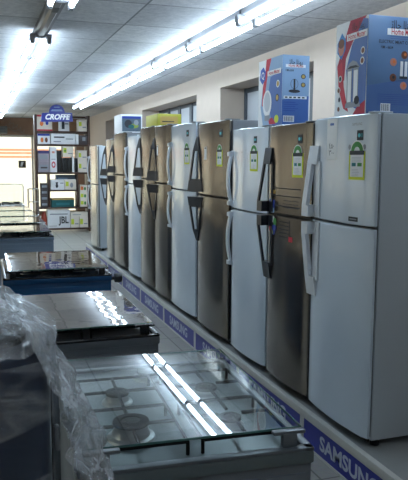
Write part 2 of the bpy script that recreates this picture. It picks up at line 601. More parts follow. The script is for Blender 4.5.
FRONT = 1.79
def fridge(label, ya, yb, ztop, zsplit, door_m, side_m, hstyle, hmat, bow=0.024, depth=0.62, hz=None, energy=None, bdg=None,
           extras=None, tape=True, group='refrigerators along the right side', xoff=0.0):
    W = yb - ya
    H = ztop - PZ
    s = zsplit - PZ
    D = depth
    t = thing('refrigerator', label, 'refrigerator', (FRONT + xoff + D / 2, (ya + yb) / 2, PZ), 0, group)
    hw = W / 2
    zb = 0.035
    g = MB(); g.box(-D / 2, -hw + 0.003, zb, D / 2, hw - 0.003, H, side_m, 0.006); g.build('cabinet', t)
    g = MB(); g.box(-D / 2 - 0.012, -hw + 0.012, zb + 0.02, -D / 2 + 0.001, hw - 0.012, H - 0.012, GASKET); g.build('gasket', t)
    T = 0.036
    def front(y):
        return -D / 2 - T - bow * (1 - (y / hw) ** 2)
    doors = []
    for nm, z0, z1 in (('freezer_door', s + 0.006, H), ('fridge_door', zb + 0.012, s - 0.006)):
        pts = []
        n = 16
        for k in range(n + 1):
            y = -hw + W * k / n
            c = 0.0
            if k == 0 or k == n:
                c = 0.010
            pts.append((front(y) + c, y))
        pts = [(-D / 2 - 0.012, -hw)] + pts + [(-D / 2 - 0.012, hw)]
        g = MB()
        e = 0.005
        rings = []
        cx = -D / 2 - 0.03
        for z, k in ((z0, 0.006), (z0 + e, 0), (z1 - e, 0), (z1, 0.006)):
            rings.append([(min(p[0] + k, -D / 2 - 0.012), max(-hw + k, min(hw - k, p[1])), z) for p in pts])
        g.loft(rings, door_m)
        doors.append(g.build(nm, t, ang=30))
    fz, fd = doors
    # handles on the far (left) edge
    hz_f, hz_d = hz if hz else ((s + 0.42, s + 0.012), (s - 0.42, s - 0.012))
    for d, zt, z0 in ((fz, hz_f[0], hz_f[1]), (fd, hz_d[0], hz_d[1])):
        sg = 1 if zt > z0 else -1
        L = abs(zt - z0)
        def Z(q):
            return z0 + sg * q * L
        g = MB()
        if hstyle == 'wedge':       # broad wedge that grows towards the split, finger slot in its middle
            y0, y1 = hw - 0.118, hw - 0.006
            x = front(hw - 0.06)
            pr = 0.056 if hmat is WHITE_HANDLE else 0.066
            g.prism([(x + 0.010, Z(1)), (x - 0.012, Z(1)), (x - 0.028, Z(0.74)), (x + 0.010, Z(0.74))], 1, y0 + 0.012, y1, hmat)
            g.prism([(x - 0.027, Z(0.76)), (x - (0.006 if hmat is WHITE_HANDLE else 0.014), Z(0.76)), (x - pr + (0.022 if hmat is WHITE_HANDLE else 0.013), Z(0.14)), (x - pr, Z(0.14))], 1, y1 - (0.048 if hmat is WHITE_HANDLE else 0.022), y1, hmat)
            g.prism([(x + 0.010, Z(0.16)), (x - pr + 0.001, Z(0.16)), (x - pr, Z(0)), (x + 0.010, Z(0))], 1, y1 - 0.07, y1, hmat)
            g.prism([(x + 0.010, Z(0.78)), (x - 0.018, Z(0.78)), (x - 0.014, Z(0)), (x + 0.010, Z(0))], 1, y0 - 0.01, y0 + (0.03 if hmat is WHITE_HANDLE else 0.014), hmat)
            g.prism([(x + 0.010, Z(0.16)), (x - 0.018, Z(0.16)), (x - 0.014, Z(0)), (x + 0.010, Z(0))], 1, y0 + 0.01, y1 - 0.02, hmat)
            if hmat is WHITE_HANDLE:
                g.prism([(x + 0.010, Z(0.78)), (x - 0.006, Z(0.78)), (x - 0.004, Z(0.1)), (x + 0.010, Z(0.1))], 1, y0 + 0.02, y1 - 0.036, hmat)
        elif hstyle == 'bow':       # slim bowed bar
            y = hw - 0.045
            x = front(y)
            P = []
            for k in range(13):
                q = k / 12
                P.append((x - 0.004 - 0.04 * math.sin(PI * min(1, q * 1.02)) ** 0.6, Z(q)))
            out = P
            inn = [(min(x + 0.008, p[0] + 0.016), p[1]) for p in P]
            for k in range(12):
                g.prism([out[k], out[k + 1], inn[k + 1], inn[k]], 1, y - 0.018, y + 0.018, hmat)
            for q in (0.0, 0.9):
                g.prism([(x + 0.008, Z(q)), (x - 0.036, Z(q + (0.03 if q == 0 else 0))), (x - 0.036, Z(q + 0.1 - (0 if q == 0 else 0.03))), (x + 0.008, Z(q + 0.1))], 1, y - 0.02, y + 0.02, hmat)
        else:                       # 'spindle': dark pointed frame with an open slot
            y1 = hw - 0.012
            x = front(hw - 0.06)
            pr = 0.082
            def base(q):
                return hw - 0.20 + 0.125 * q
            def out(q):
                return x - pr + 0.06 * q
            # pointed cap
            g.loft([[(x + 0.010, y1 - 0.055, Z(1)), (x + 0.010, y1 - 0.015, Z(1)), (x - 0.008, y1 - 0.015, Z(1)), (x - 0.008, y1 - 0.055, Z(1))],
                    [(x + 0.010, base(.74), Z(0.74)), (x + 0.010, y1 - .004, Z(0.74)), (out(.74), y1 - .004, Z(0.74)), (x - 0.016, base(.74), Z(0.74))]], hmat)
            # outer bar and inner leg with the slot between them
            g.loft([[(out(.75) + .013, y1 - .028, Z(0.75)), (out(.75) + .013, y1 - .004, Z(0.75)), (out(.75), y1 - .004, Z(0.75)), (out(.75), y1 - .028, Z(0.75))],
                    [(out(.2) + .013, y1 - .030, Z(0.2)), (out(.2) + .013, y1, Z(0.2)), (out(.2), y1, Z(0.2)), (out(.2), y1 - .030, Z(0.2))]], hmat)
            g.loft([[(x + 0.010, base(.75), Z(0.75)), (x + 0.010, base(.75) + .022, Z(0.75)), (x - 0.016, base(.75) + .022, Z(0.75)), (x - 0.016, base(.75), Z(0.75))],
                    [(x + 0.010, base(.2), Z(0.2)), (x + 0.010, base(.2) + .024, Z(0.2)), (x - 0.016, base(.2) + .024, Z(0.2)), (x - 0.016, base(.2), Z(0.2))]], hmat)
            g.loft([[(x + 0.010, base(.23), Z(0.23)), (x + 0.010, y1, Z(0.23)), (out(.23), y1, Z(0.23)), (x - .016, base(.23), Z(0.23))],
                    [(x + 0.010, base(0), Z(0)), (x + 0.010, y1, Z(0)), (out(0), y1, Z(0)), (x - .018, base(0), Z(0))]], hmat)
        g.build('handle', d)
    # hinge cover, feet, kick plate
    g = MB(); g.box(-D / 2 - 0.045, -hw + 0.01, H, -D / 2 + 0.06, -hw + 0.06, H + 0.008, side_m, 0.003); g.build('hinge_cover', t)
    g = MB(); g.box(-D / 2 + 0.008, -hw + 0.05, 0.012, -D / 2 + 0.02, hw - 0.05, zb, BLACK); g.build('kick_plate', t)
    for sx in (-1, 1):
        for sy in (-1, 1):
            g = MB(); g.lathe([(0.024, 0), (0.024, 0.012), (0.016, 0.014), (0.016, zb + 0.002)], (sx * (D / 2 - 0.045), sy * (hw - 0.04), 0), 2, BLACK, 12); g.build('foot', t)
    def onfront(p):
        return Vector((front(p.y) - 0.0015 - p.x, p.y, p.z))
    if energy:
        g = MB(); g.fn = onfront; energy_label(g, energy[0] - (ya + yb) / 2, energy[1] - PZ, energy[2], energy[3]); g.build('energy_label', fz)
    if bdg:
        g = MB(); g.fn = onfront; badge(g, bdg[0] - (ya + yb) / 2, bdg[1] - PZ, bdg[2]); g.build('badge_sticker', fz)
    if tape:
        g = MB()
        g.box(-D / 2 - 0.02, hw - 0.10, H + 0.0005, -D / 2 + 0.06, hw - 0.03, H + 0.0025, BLUE_TAPE)
        g.build('blue_tape', t)
    if extras:
        extras(t, fz, fd, onfront, hw, H, s, (ya + yb) / 2, D)
    return t

def rect(g, y, z, w, h, m, d=0.0, n=3):
    for a in range(n):
        ua = y + w / 2 - w * a / n; ub = y + w / 2 - w * (a + 1) / n
        g.poly([(d, ua, z - h / 2), (d, ub, z - h / 2), (d, ub, z + h / 2), (d, ua, z + h / 2)], m)

def ex_front_white(t, fz, fd, onf, hw, H, s, yc, D):
    g = MB(); g.fn = onf                                       # price sheet in a sleeve
    y, z = 3.015 - yc, 1.71 - PZ
    rect(g, y, z, 0.108, 0.205, PAPER)
    rect(g, y, z + 0.075, 0.04, 0.012, BLUEP, 0.0006)
    for q in range(2):
        M = frame((0.0008, y, z - 0.035 - q * 0.035), (0, -1, 0), (0.0, 0.12, 1))
        g.text('\u0663\u0660\u0660' if q else '\u0664\u0665\u0660', M, 0.04, INK, width=0.05)
    g.build('price_sheet', fz)
    g = MB(); g.fn = onf
    g.text('SAMSUNG', frame((0.0002, 2.79 - yc, 1.775 - PZ), (0, -1, 0), (0, 0, 1)), 0.018, GREYP, width=0.075)
    g.build('brand_lettering', fz)
    g = MB(); g.fn = onf
    rect(g, 2.80 - yc, 1.318 - PZ, 0.075, 0.022, DKLAB)
    rect(g, 2.80 - yc, 1.318 - PZ, 0.055, 0.006, GREYP, 0.0006)
    g.build('small_plate', fz)
    g = MB(); g.fn = onf
    for dy in (-0.055, 0.06):
        g.poly([(0, 2.785 + dy - yc + 0.011 * math.cos(2 * PI * k / 10), 1.667 - PZ + 0.013 * math.sin(2 * PI * k / 10)) for k in range(10)], GREYP)
    g.build('round_sticker', fz)

def ex_bronze(t, fz, fd, onf, hw, H, s, yc, D):
    # dispenser print and pictures that straddle the split
    g = MB(); g.fn = onf
    for z in (0.16, 0.115, 0.055):
        rect(g, -0.02, s + z, 0.36, 0.006, INK, 0, 8)
    for k in range(3):
        rect(g, -0.09, s + 0.09 - 0.02 * k, 0.18, 0.004, INK, 0, 4)
    rect(g, 0.17, s + 0.135, 0.1, 0.022, GOLDP)
    for k, (y, z, w, h, m) in enumerate(((0.20, 0.05, 0.05, 0.08, BLUEP), (0.16, 0.035, 0.05, 0.06, LBLUE), (0.18, 0.08, 0.03, 0.05, BLUEP), (0.14, 0.06, 0.03, 0.05, DBLUE))):
        rect(g, y, s + z, w, h, m, 0.0004 * (k + 1))
    g.build('printed_sticker', fz)
    g = MB(); g.fn = onf
    for k, (y, z, r, m) in enumerate(((0.19, -0.04, 0.028, GRN), (0.15, -0.035, 0.02, PAPER), (0.12, -0.05, 0.026, GRN), (0.20, -0.09, 0.026, REDP),
                                      (0.14, -0.10, 0.032, DBLUE), (0.17, -0.115, 0.022, LIMEP), (0.115, -0.085, 0.02, DBLUE))):
        g.poly([(0.0004 * (k + 1), y + r * math.cos(2 * PI * j / 12), s + z + r * math.sin(2 * PI * j / 12)) for j in range(12)], m)
    g.build('picture_sticker', fd)
    g = MB(); g.fn = onf
    for k in range(5):
        rect(g, -0.01, s - 0.04 - 0.022 * k, 0.13, 0.005, INK, 0, 4)
    rect(g, -0.085, s - 0.08, 0.005, 0.11, INK)
    rect(g, -0.1, s - 0.135, 0.045, 0.03, REDP, 0.0006)
    g.build('printed_sticker', fd)

def ex_white2(t, fz, fd, onf, hw, H, s, yc, D):
    g = MB(); g.fn = onf
    rect(g, 0.05, H - 0.16, 0.012, 0.012, GREYP)
    g.build('small_sticker', fz)
def ex_bronze_big(t, fz, fd, onf, hw, H, s, yc, D):
    g = MB(); g.fn = onf
    rect(g, 0.08, H - 0.24, 0.06, 0.10, PAPER)
    rect(g, 0.08, H - 0.20, 0.04, 0.01, INK, 0.0006)
    g.build('price_sheet', fz)

fridge('nearest white refrigerator, broad white handles, big blue carton on top', 2.655, 3.26, 1.822, 1.285, WHITE_DOOR, WHITE_SIDE, 'wedge', WHITE_HANDLE,
       hz=((1.68 - PZ, 1.30 - PZ), (0.865 - PZ, 1.27 - PZ)), energy=(2.785, 1.605, 0.125, 0.19), bdg=(2.765, 1.722, 0.024), extras=ex_front_white)
fridge('bronze refrigerator with dark wedge handles and printed stickers, under the smaller blue carton', 3.28, 3.85, 1.812, 1.275, BROWN_DOOR, GREY_SIDE, 'wedge', DARK_HANDLE,
       hz=((1.68 - PZ, 1.285 - PZ), (0.86 - PZ, 1.26 - PZ)), energy=(3.405, 1.60, 0.115, 0.19), bdg=(3.385, 1.722, 0.024), extras=ex_bronze)
fridge('white refrigerator with slim bowed handles between the two wide bronze ones', 3.87, 4.48, 1.815, 1.255, WHITE_DOOR, GREY_SIDE, 'bow', WHITE_HANDLE,
       hz=((1.67 - PZ, 1.27 - PZ), (0.84 - PZ, 1.24 - PZ)), energy=(4.03, 1.62, 0.11, 0.18), bdg=(4.01, 1.735, 0.022), extras=ex_white2)
fridge('wide bronze refrigerator with white price sheet, left of the slim-handled white one', 4.55, 5.27, 1.895, 1.32, BROWN_DOOR, GREY_SIDE, 'spindle', DARK_HANDLE,
       hz=((1.79 - PZ, 1.345 - PZ), (0.93 - PZ, 1.30 - PZ)), energy=(4.69, 1.64, 0.10, 0.17), bdg=(4.67, 1.80, 0.028), extras=ex_bronze_big)
fridge('wide white refrigerator standing against the twin bronze pair', 5.33, 6.06, 1.915, 1.335, WHITE_DOOR, GREY_SIDE, 'bow', WHITE_HANDLE,
       hz=((1.77 - PZ, 1.36 - PZ), (0.96 - PZ, 1.31 - PZ)), energy=(5.50, 1.66, 0.12, 0.19), bdg=(5.48, 1.83, 0.028))
fridge('right one of the twin bronze refrigerators with dark pointed handles', 6.09, 6.67, 1.935, 1.37, BROWN_DOOR, GREY_SIDE, 'spindle', DARK_HANDLE,
       hz=((1.82 - PZ, 1.39 - PZ), (0.99 - PZ, 1.35 - PZ)), extras=ex_bronze_big)
fridge('left one of the twin bronze refrigerators with dark pointed handles', 6.70, 7.30, 1.945, 1.40, BROWN_DOOR, GREY_SIDE, 'spindle', DARK_HANDLE,
       hz=((1.84 - PZ, 1.42 - PZ), (1.0 - PZ, 1.38 - PZ)))
fridge('white refrigerator left of the twin bronze pair', 7.34, 7.96, 1.875, 1.32, WHITE_DOOR, WHITE_SIDE, 'bow', WHITE_HANDLE,
       hz=((1.76 - PZ, 1.34 - PZ), (0.92 - PZ, 1.30 - PZ)))
fridge('bronze refrigerator below the printed grey carton', 8.10, 8.85, 1.935, 1.41, BROWN_DOOR, GREY_SIDE, 'spindle', DARK_HANDLE,
       hz=((1.80 - PZ, 1.43 - PZ), (1.03 - PZ, 1.39 - PZ)))
fridge('silver refrigerator behind the farthest bronze one', 8.90, 9.36, 1.875, 1.36, SILVER_DOOR, WHITE_SIDE, 'spindle', DARK_HANDLE,
       hz=((1.78 - PZ, 1.38 - PZ), (0.96 - PZ, 1.34 - PZ)))
fridge('farthest white refrigerator, at the end of the plinth near the display shelf', 10.10, 10.78, 1.81, 1.22, SILVER_DOOR, WHITE_SIDE, 'bow', WHITE_HANDLE,
       hz=((1.66 - PZ, 1.24 - PZ), (0.8 - PZ, 1.20 - PZ)))

# ------------------------------------------------------------------ cartons on the refrigerators
def disc(cx, cy, r, n=14, ry=None):
    ry = ry or r
    return [(cx + r * math.cos(2 * PI * k / n), cy + ry * math.sin(2 * PI * k / n)) for k in range(n)]

def pr(g, M, pts, m, d):
    g.poly([M @ Vector((p[0], p[1], 0.0006 + d * 0.0004)) for p in pts], m)
def rc(x0, y0, x1, y1):
    return [(x0, y0), (x1, y0), (x1, y1), (x0, y1)]
ARABIC = '\uFE97\uFEDF\uFE8E\uFE9F \uFE8D\uFEDF\uFEE8\uFEEE\uFEAD'

def carton(name, label, x0, y0, z0, x1, y1, z1, m, cat='carton', group=None):
    t = thing(name, label, cat, ((x0 + x1) / 2, (y0 + y1) / 2, z0), 0, group)
    g = MB()
    g.box(-(x1 - x0) / 2, -(y1 - y0) / 2, 0, (x1 - x0) / 2, (y1 - y0) / 2, z1 - z0, m, 0.003)
    g.build('carton_body', t)
    return t

BOXBLUE = mat('carton_blue', (96, 126, 166), 0.45, scale=3, var=0.1)
BOXWHITE = mat('carton_white', (226, 228, 232), 0.5)
# big carton
bx0, by0, bz0, bx1, by1, bz1 = 1.85, 2.90, 1.8250, 2.17, 3.205, 2.315
t = carton('appliance_carton', 'big blue carton with roaster picture on the nearest white refrigerator', bx0, by0, bz0, bx1, by1, bz1, BOXBLUE)
W, D, H = bx1 - bx0, by1 - by0, bz1 - bz0
g = MB()
M = frame((-W / 2, D / 2, 0), (0, -1, 0), (0, 0, 1))        # face towards the aisle: u 0..D, v 0..H
pr(g, M, rc(0, 0, D, H), PAPER, 0)
pr(g, M, [(D * .45, H * 1.0), (D * .95, H), (D * .55, H * .78), (D * .34, H * .62), (D * .30, H * .40), (D * .12, H * .34), (D * .06, H * .56), (D * .2, H * .72)], CRIM, 1)
pr(g, M, [(D * .06, H * .55), (D * .22, H * .60), (D * .30, H * .32), (D * .46, H * .06), (D * .3, H * .10), (D * .14, H * .30)], REDP, 2)
pr(g, M, [(D * .98, H * 0.02), (D, H * .96), (D * .86, H * .98), (D * .52, H * .74), (D * .36, H * .50), (D * .42, H * .28), (D * .62, H * .10)], BLUEP, 3)
pr(g, M, [(D * .60, H * .02), (D * .98, H * .02), (D * .98, H * .16), (D * .74, H * .10)], CRIM, 4)
pr(g, M, rc(D * .36, H * .795, D * .99, H * .865), PAPER, 5)
g.text('Home Master', M @ Matrix.Translation((D * .67, H * .83, 0.0034)), 0.04, REDP, bold=0.0004, width=D * .52)
g.text(ARABIC, M @ Matrix.Translation((D * .72, H * .92, 0.0034)), 0.05, INK, width=D * .4)
pr(g, M, [(D * .06, H * .70), (D * .06, H * .80), (D * .2, H * .90), (D * .33, H * .82), (D * .33, H * .72), (D * .2, H * .62)], mat('print_cyan_blue', (40, 120, 190), 0.5), 6)
pr(g, M, disc(D * .19, H * .75, D * .10, ry=H * .09), SKIN, 7)
pr(g, M, disc(D * .19, H * .79, D * .10, ry=H * .05), BRNP, 8)
pr(g, M, rc(D * .40, H * .14, D * .56, H * .50), GREYP, 6)
pr(g, M, rc(D * .43, H * .16, D * .54, H * .48), PAPER, 7)
pr(g, M, rc(D * .60, H * .14, D * .76, H * .50), GREYP, 6)
pr(g, M, rc(D * .62, H * .16, D * .74, H * .48), PAPER, 7)
pr(g, M, [(D * .36, H * .50), (D * .80, H * .50), (D * .70, H * .56), (D * .58, H * .585), (D * .46, H * .56)], GREYP, 8)
pr(g, M, [(D * .40, H * .505), (D * .78, H * .505), (D * .68, H * .53), (D * .50, H * .53)], INK, 9)
pr(g, M, [(D * .36, H * .10), (D * .84, H * .10), (D * .82, H * .15), (D * .38, H * .15)], GREYP, 8)
pr(g, M, disc(D * .73, H * .17, D * .08, ry=H * .045), INK, 9)
for q, (u, v) in enumerate(((.18, .42), (.14, .30), (.17, .20), (.15, .10))):
    pr(g, M, disc(D * u, H * v, D * .055, ry=H * .035), PAPER, 6)
    pr(g, M, disc(D * u, H * v, D * .04, ry=H * .026), BRNP if q % 2 else INK, 7)
for q, (u, v) in enumerate(((.87, .66), (.86, .56))):
    pr(g, M, disc(D * u, H * v, D * .065, ry=H * .04), PAPER, 6)
    pr(g, M, disc(D * u, H * v, D * .045, ry=H * .028), BRNP, 7)
pr(g, M, rc(0, 0, D, H * .025), PURP, 9)
g.build('printed_front', t)
g = MB()
M = frame((-W / 2, -D / 2, 0), (1, 0, 0), (0, 0, 1))        # face towards the near side
pr(g, M, [(0, 0), (W, 0), (W, H * .42), (0, H * .30)], mat('print_mid_blue', (76, 106, 156), 0.5), 0)
g.text(ARABIC, M @ Matrix.Translation((W * .62, H * .915, 0.002)), 0.055, INK, bold=0.0006, width=W * .42)
pr(g, M, rc(W * .34, H * .815, W * .99, H * .88), PAPER, 1)
g.text('Home Master', M @ Matrix.Translation((W * .66, H * .847, 0.002)), 0.042, REDP, bold=0.0006, width=W * .5)
g.text('ELECTRIC MEAT COOKER', M @ Matrix.Translation((W * .56, H * .745, 0.002)), 0.022, INK, bold=0.0003, width=W * .74)
g.text('HM - 6654', M @ Matrix.Translation((W * .34, H * .69, 0.002)), 0.02, INK, bold=0.0003, width=W * .22)
for q in range(2):
    pr(g, M, rc(W * .40, H * (.800 - .02 * q), W * .92, H * (.803 - .02 * q)), DBLUE, 1)
for q in range(6):
    a = PI / 6 + q * PI / 3
    u, v = W * .67 + W * .23 * math.cos(a), H * .47 + H * .155 * math.sin(a)
    pr(g, M, disc(u, v, W * .062), BRNP if q % 2 else SKIN, 1)
    pr(g, M, disc(u + .003, v + .002, W * .025), INK if q % 3 == 0 else ORNG, 2)
pr(g, M, rc(W * .60, H * .39, W * .65, H * .56), PAPER, 1)
pr(g, M, rc(W * .68, H * .39, W * .73, H * .56), PAPER, 1)
pr(g, M, rc(W * .59, H * .385, W * .74, H * .41), INK, 2)
pr(g, M, rc(W * .66, H * .41, W * .67, H * .57), INK, 2)
for q in range(6):
    pr(g, M, rc(W * .2, H * (.22 - .02 * q), W * .8, H * (.223 - .02 * q)), DBLUE, 1)
pr(g, M, rc(W * .26, H * .045, W * .44, H * .13), PAPER, 3)
for q in range(12):
    pr(g, M, rc(W * (.275 + .0125 * q), H * .055, W * (.275 + .0125 * q + (.004 if q % 3 else .008)), H * .122), INK, 4)
pr(g, M, rc(0, 0, W, H * .025), PURP, 3)
g.build('printed_side', t)
# top flap
g = MB(); g.box(-W / 2 + 0.01, -0.003, H + 0.0002, W / 2 - 0.01, 0.003, H + 0.0012, INK); g.build('flap_seam', t)

# smaller carton
bx0, by0, bz0, bx1, by1, bz1 = 1.815, 3.79, 1.8240, 2.0, 4.15, 2.25
t = carton('appliance_carton', 'smaller blue and white carton with blender pictures beside the big carton', bx0, by0, bz0, bx1, by1, bz1, BOXWHITE)
W, D, H = bx1 - bx0, by1 - by0, bz1 - bz0
g = MB()
M = frame((-W / 2, D / 2, 0), (0, -1, 0), (0, 0, 1))
pr(g, M, rc(0, 0, D, H), LBLUE, 0)
pr(g, M, [(0, 0), (D * .22, 0), (D * .1, H * .3), (D * .2, H * .62), (D * .3, H * .8), (D * .45, H), (0, H)], PAPER, 1)
pr(g, M, [(D * .34, H), (D * .55, H), (D * .38, H * .72), (D * .3, H * .5), (D * .22, H * .3), (D * .16, H * .32), (D * .2, H * .6), (D * .3, H * .8)], REDP, 2)
pr(g, M, [(D, 0), (D, H * .8), (D * .52, H * .72), (D * .44, H * .5), (D * .52, H * .2), (D * .62, 0)], BLUEP, 2)
pr(g, M, [(D * .5, H * .02), (D * .78, H * .02), (D * .62, H * .12), (D * .46, H * .10)], REDP, 3)
pr(g, M, [(D * .06, H * .72), (D * .1, H * .86), (D * .22, H * .90), (D * .32, H * .82), (D * .3, H * .7), (D * .18, H * .64)], mat('print_ultramarine', (34, 80, 180), 0.5), 4)
g.text('Q', M @ Matrix.Translation((D * .2, H * .77, 0.003)), 0.06, PAPER, bold=0.001)
pr(g, M, rc(D * .40, H * .745, D * .96, H * .82), PAPER, 5)
g.text('Home Master', M @ Matrix.Translation((D * .68, H * .782, 0.0034)), 0.035, REDP, bold=0.0004, width=D * .46)
pr(g, M, disc(D * .40, H * .34, D * .19, 18, H * .20), PAPER, 5)
pr(g, M, disc(D * .40, H * .36, D * .13, 18, H * .15), mat('print_pale_grey', (190, 196, 206), 0.5), 6)
pr(g, M, rc(D * .30, H * .08, D * .52, H * .16), GREYP, 6)
for u, v, m in ((.84, .60, PAPER), (.82, .40, INK)):
    pr(g, M, disc(D * u, H * v, D * .07, 14, H * .055), m, 5)
    pr(g, M, disc(D * u, H * v, D * .05, 14, H * .04), GOLDP, 6)
pr(g, M, disc(D * .80, H * .09, D * .09, 14, H * .06), LIMEP, 5)
g.build('printed_front', t)
g = MB()
M = frame((-W / 2, -D / 2, 0), (1, 0, 0), (0, 0, 1))
pr(g, M, rc(0, 0, W, H), LBLUE, 0)
pr(g, M, [(0, 0), (W, 0), (W, H * .42), (0, H * .36)], BLUEP, 1)
g.text(ARABIC, M @ Matrix.Translation((W * .5, H * .90, 0.002)), 0.04, INK, bold=0.0006, width=W * .5)
pr(g, M, rc(W * .12, H * .825, W * .86, H * .868), PAPER, 1)
g.text('Home Master', M @ Matrix.Translation((W * .5, H * .847, 0.002)), 0.024, REDP, bold=0.0003, width=W * .56)
g.text('HM-6604', M @ Matrix.Translation((W * .26, H * .78, 0.002)), 0.02, INK, bold=0.0003, width=W * .3)
g.tube([M @ Vector((W * .45 + W * .14 * math.cos(2 * PI * k / 14), H * .59 + H * .07 * math.sin(2 * PI * k / 14), 0.0012)) for k in range(14)], 0.001, INK, 4, True)
pr(g, M, rc(W * .42, H * .50, W * .48, H * .66), INK, 2)
pr(g, M, disc(W * .45, H * .485, W * .22, 14, H * .025), INK, 3)
for v in (.70, .58):
    pr(g, M, disc(W * .78, H * v, W * .09, 12, H * .035), INK, 2)
    pr(g, M, disc(W * .78, H * v, W * .06, 12, H * .025), GOLDP, 3)
pr(g, M, rc(W * .06, H * .375, W * .92, H * .415), PAPER, 2)
for q in range(5):
    pr(g, M, rc(W * (.1 + .16 * q), H * .385, W * (.2 + .16 * q), H * .405), INK, 3)
for q in range(5):
    pr(g, M, rc(W * .06, H * (.32 - .03 * q), W * (.6 if q % 2 else .5), H * (.326 - .03 * q)), DBLUE, 2)
pr(g, M, rc(W * .05, H * .04, W * .46, H * .13), PAPER, 3)
for q in range(12):
    pr(g, M, rc(W * (.08 + .029 * q), H * .05, W * (.08 + .029 * q + (.01 if q % 3 else .018)), H * .118), INK, 4)
g.build('printed_side', t)

# far cartons
t = carton('appliance_carton', 'white carton with dark appliance photo on the far refrigerators', 1.77, 8.40, 1.9440, 2.05, 8.82, 2.175, BOXWHITE)
g = MB()
M = frame((-.14, -.21, 0), (1, 0, 0), (0, 0, 1)) @ Matrix.Diagonal((0.8, 0.87, 1, 1))
pr(g, M, rc(.02, .02, .33, .225), mat('print_slate', (80, 96, 112), 0.5), 0)
pr(g, M, rc(.02, .205, .33, .24), DBLUE, 1)
pr(g, M, disc(.12, .13, .06), INK, 2)
pr(g, M, disc(.22, .10, .07, 14, .035), mat('print_olive', (130, 150, 60), 0.5), 2)
pr(g, M, disc(.17, .09, .05, 12, .03), TEALP, 3)
pr(g, M, disc(.25, .15, .04), GREYP, 3)
g.build('printed_side', t)
t = carton('appliance_carton', 'olive yellow carton on top of the twin bronze refrigerators', 1.81, 6.75, 1.9540, 2.07, 7.24, 2.08, mat('carton_olive', (176, 172, 60), 0.5))
g = MB()
M = frame((-.13, -.245, 0), (1, 0, 0), (0, 0, 1))
pr(g, M, rc(.03, .02, .22, .10), GOLDP, 0)
pr(g, M, rc(.05, .04, .18, .05), INK, 1)
g.build('printed_side', t)

# ------------------------------------------------------------------ gas ranges
def ring_pts(r, z, n=20, cx=0, cy=0):
    return [(cx + r * math.cos(2 * PI * k / n), cy + r * math.sin(2 * PI * k / n), z) for k in range(n)]

def burner(t, x, y, z, r, m_cap, tall):
    g = MB()
    g.lathe([(r * 1.35, 0.0005), (r * 1.3, 0.006), (r * 1.05, 0.010), (r * 0.95, 0.010 + tall * .5), (r * 0.95, 0.010 + tall)], (x, y, z), 2, STEEL, 24)
    b = g.build('burner', t)
    g = MB()
    g.lathe([(r * 1.0, 0.010 + tall), (r * 1.02, 0.014 + tall), (r * 0.98, 0.019 + tall), (r * 0.55, 0.021 + tall), (r * 0.5, 0.018 + tall)], (x, y, z), 2, m_cap, 24)
    g.build('burner_cap', b)

def grate(t, x0, y0, x1, y1, z, burners, h=0.036):
    g = MB()
    r = 0.005
    g.tube([(x0, y0, z + h), (x1, y0, z + h), (x1, y1, z + h), (x0, y1, z + h)], r, IRON, 6, True)
    for bx, by in burners:
        for dx, dy in ((1, 0), (-1, 0), (0, 1), (0, -1)):
            ex = x1 if dx > 0 else x0 if dx < 0 else bx
            ey = by + dy * 0.13
            ey = max(y0, min(y1, ey))
            a = (bx + dx * 0.035, by + dy * 0.035, z + h)
            g.tube([a, (ex, ey, z + h)], r, IRON, 6)
    ym = (y0 + y1) / 2
    g.tube([(x0, ym, z + h), (x1, ym, z + h)], r, IRON, 6)
    for x in (x0, x1):
        for y in (y0, ym, y1):
            g.tube([(x, y, z + 0.001), (x, y, z + h)], r, IRON, 6)
    g.build('pan_support', t)

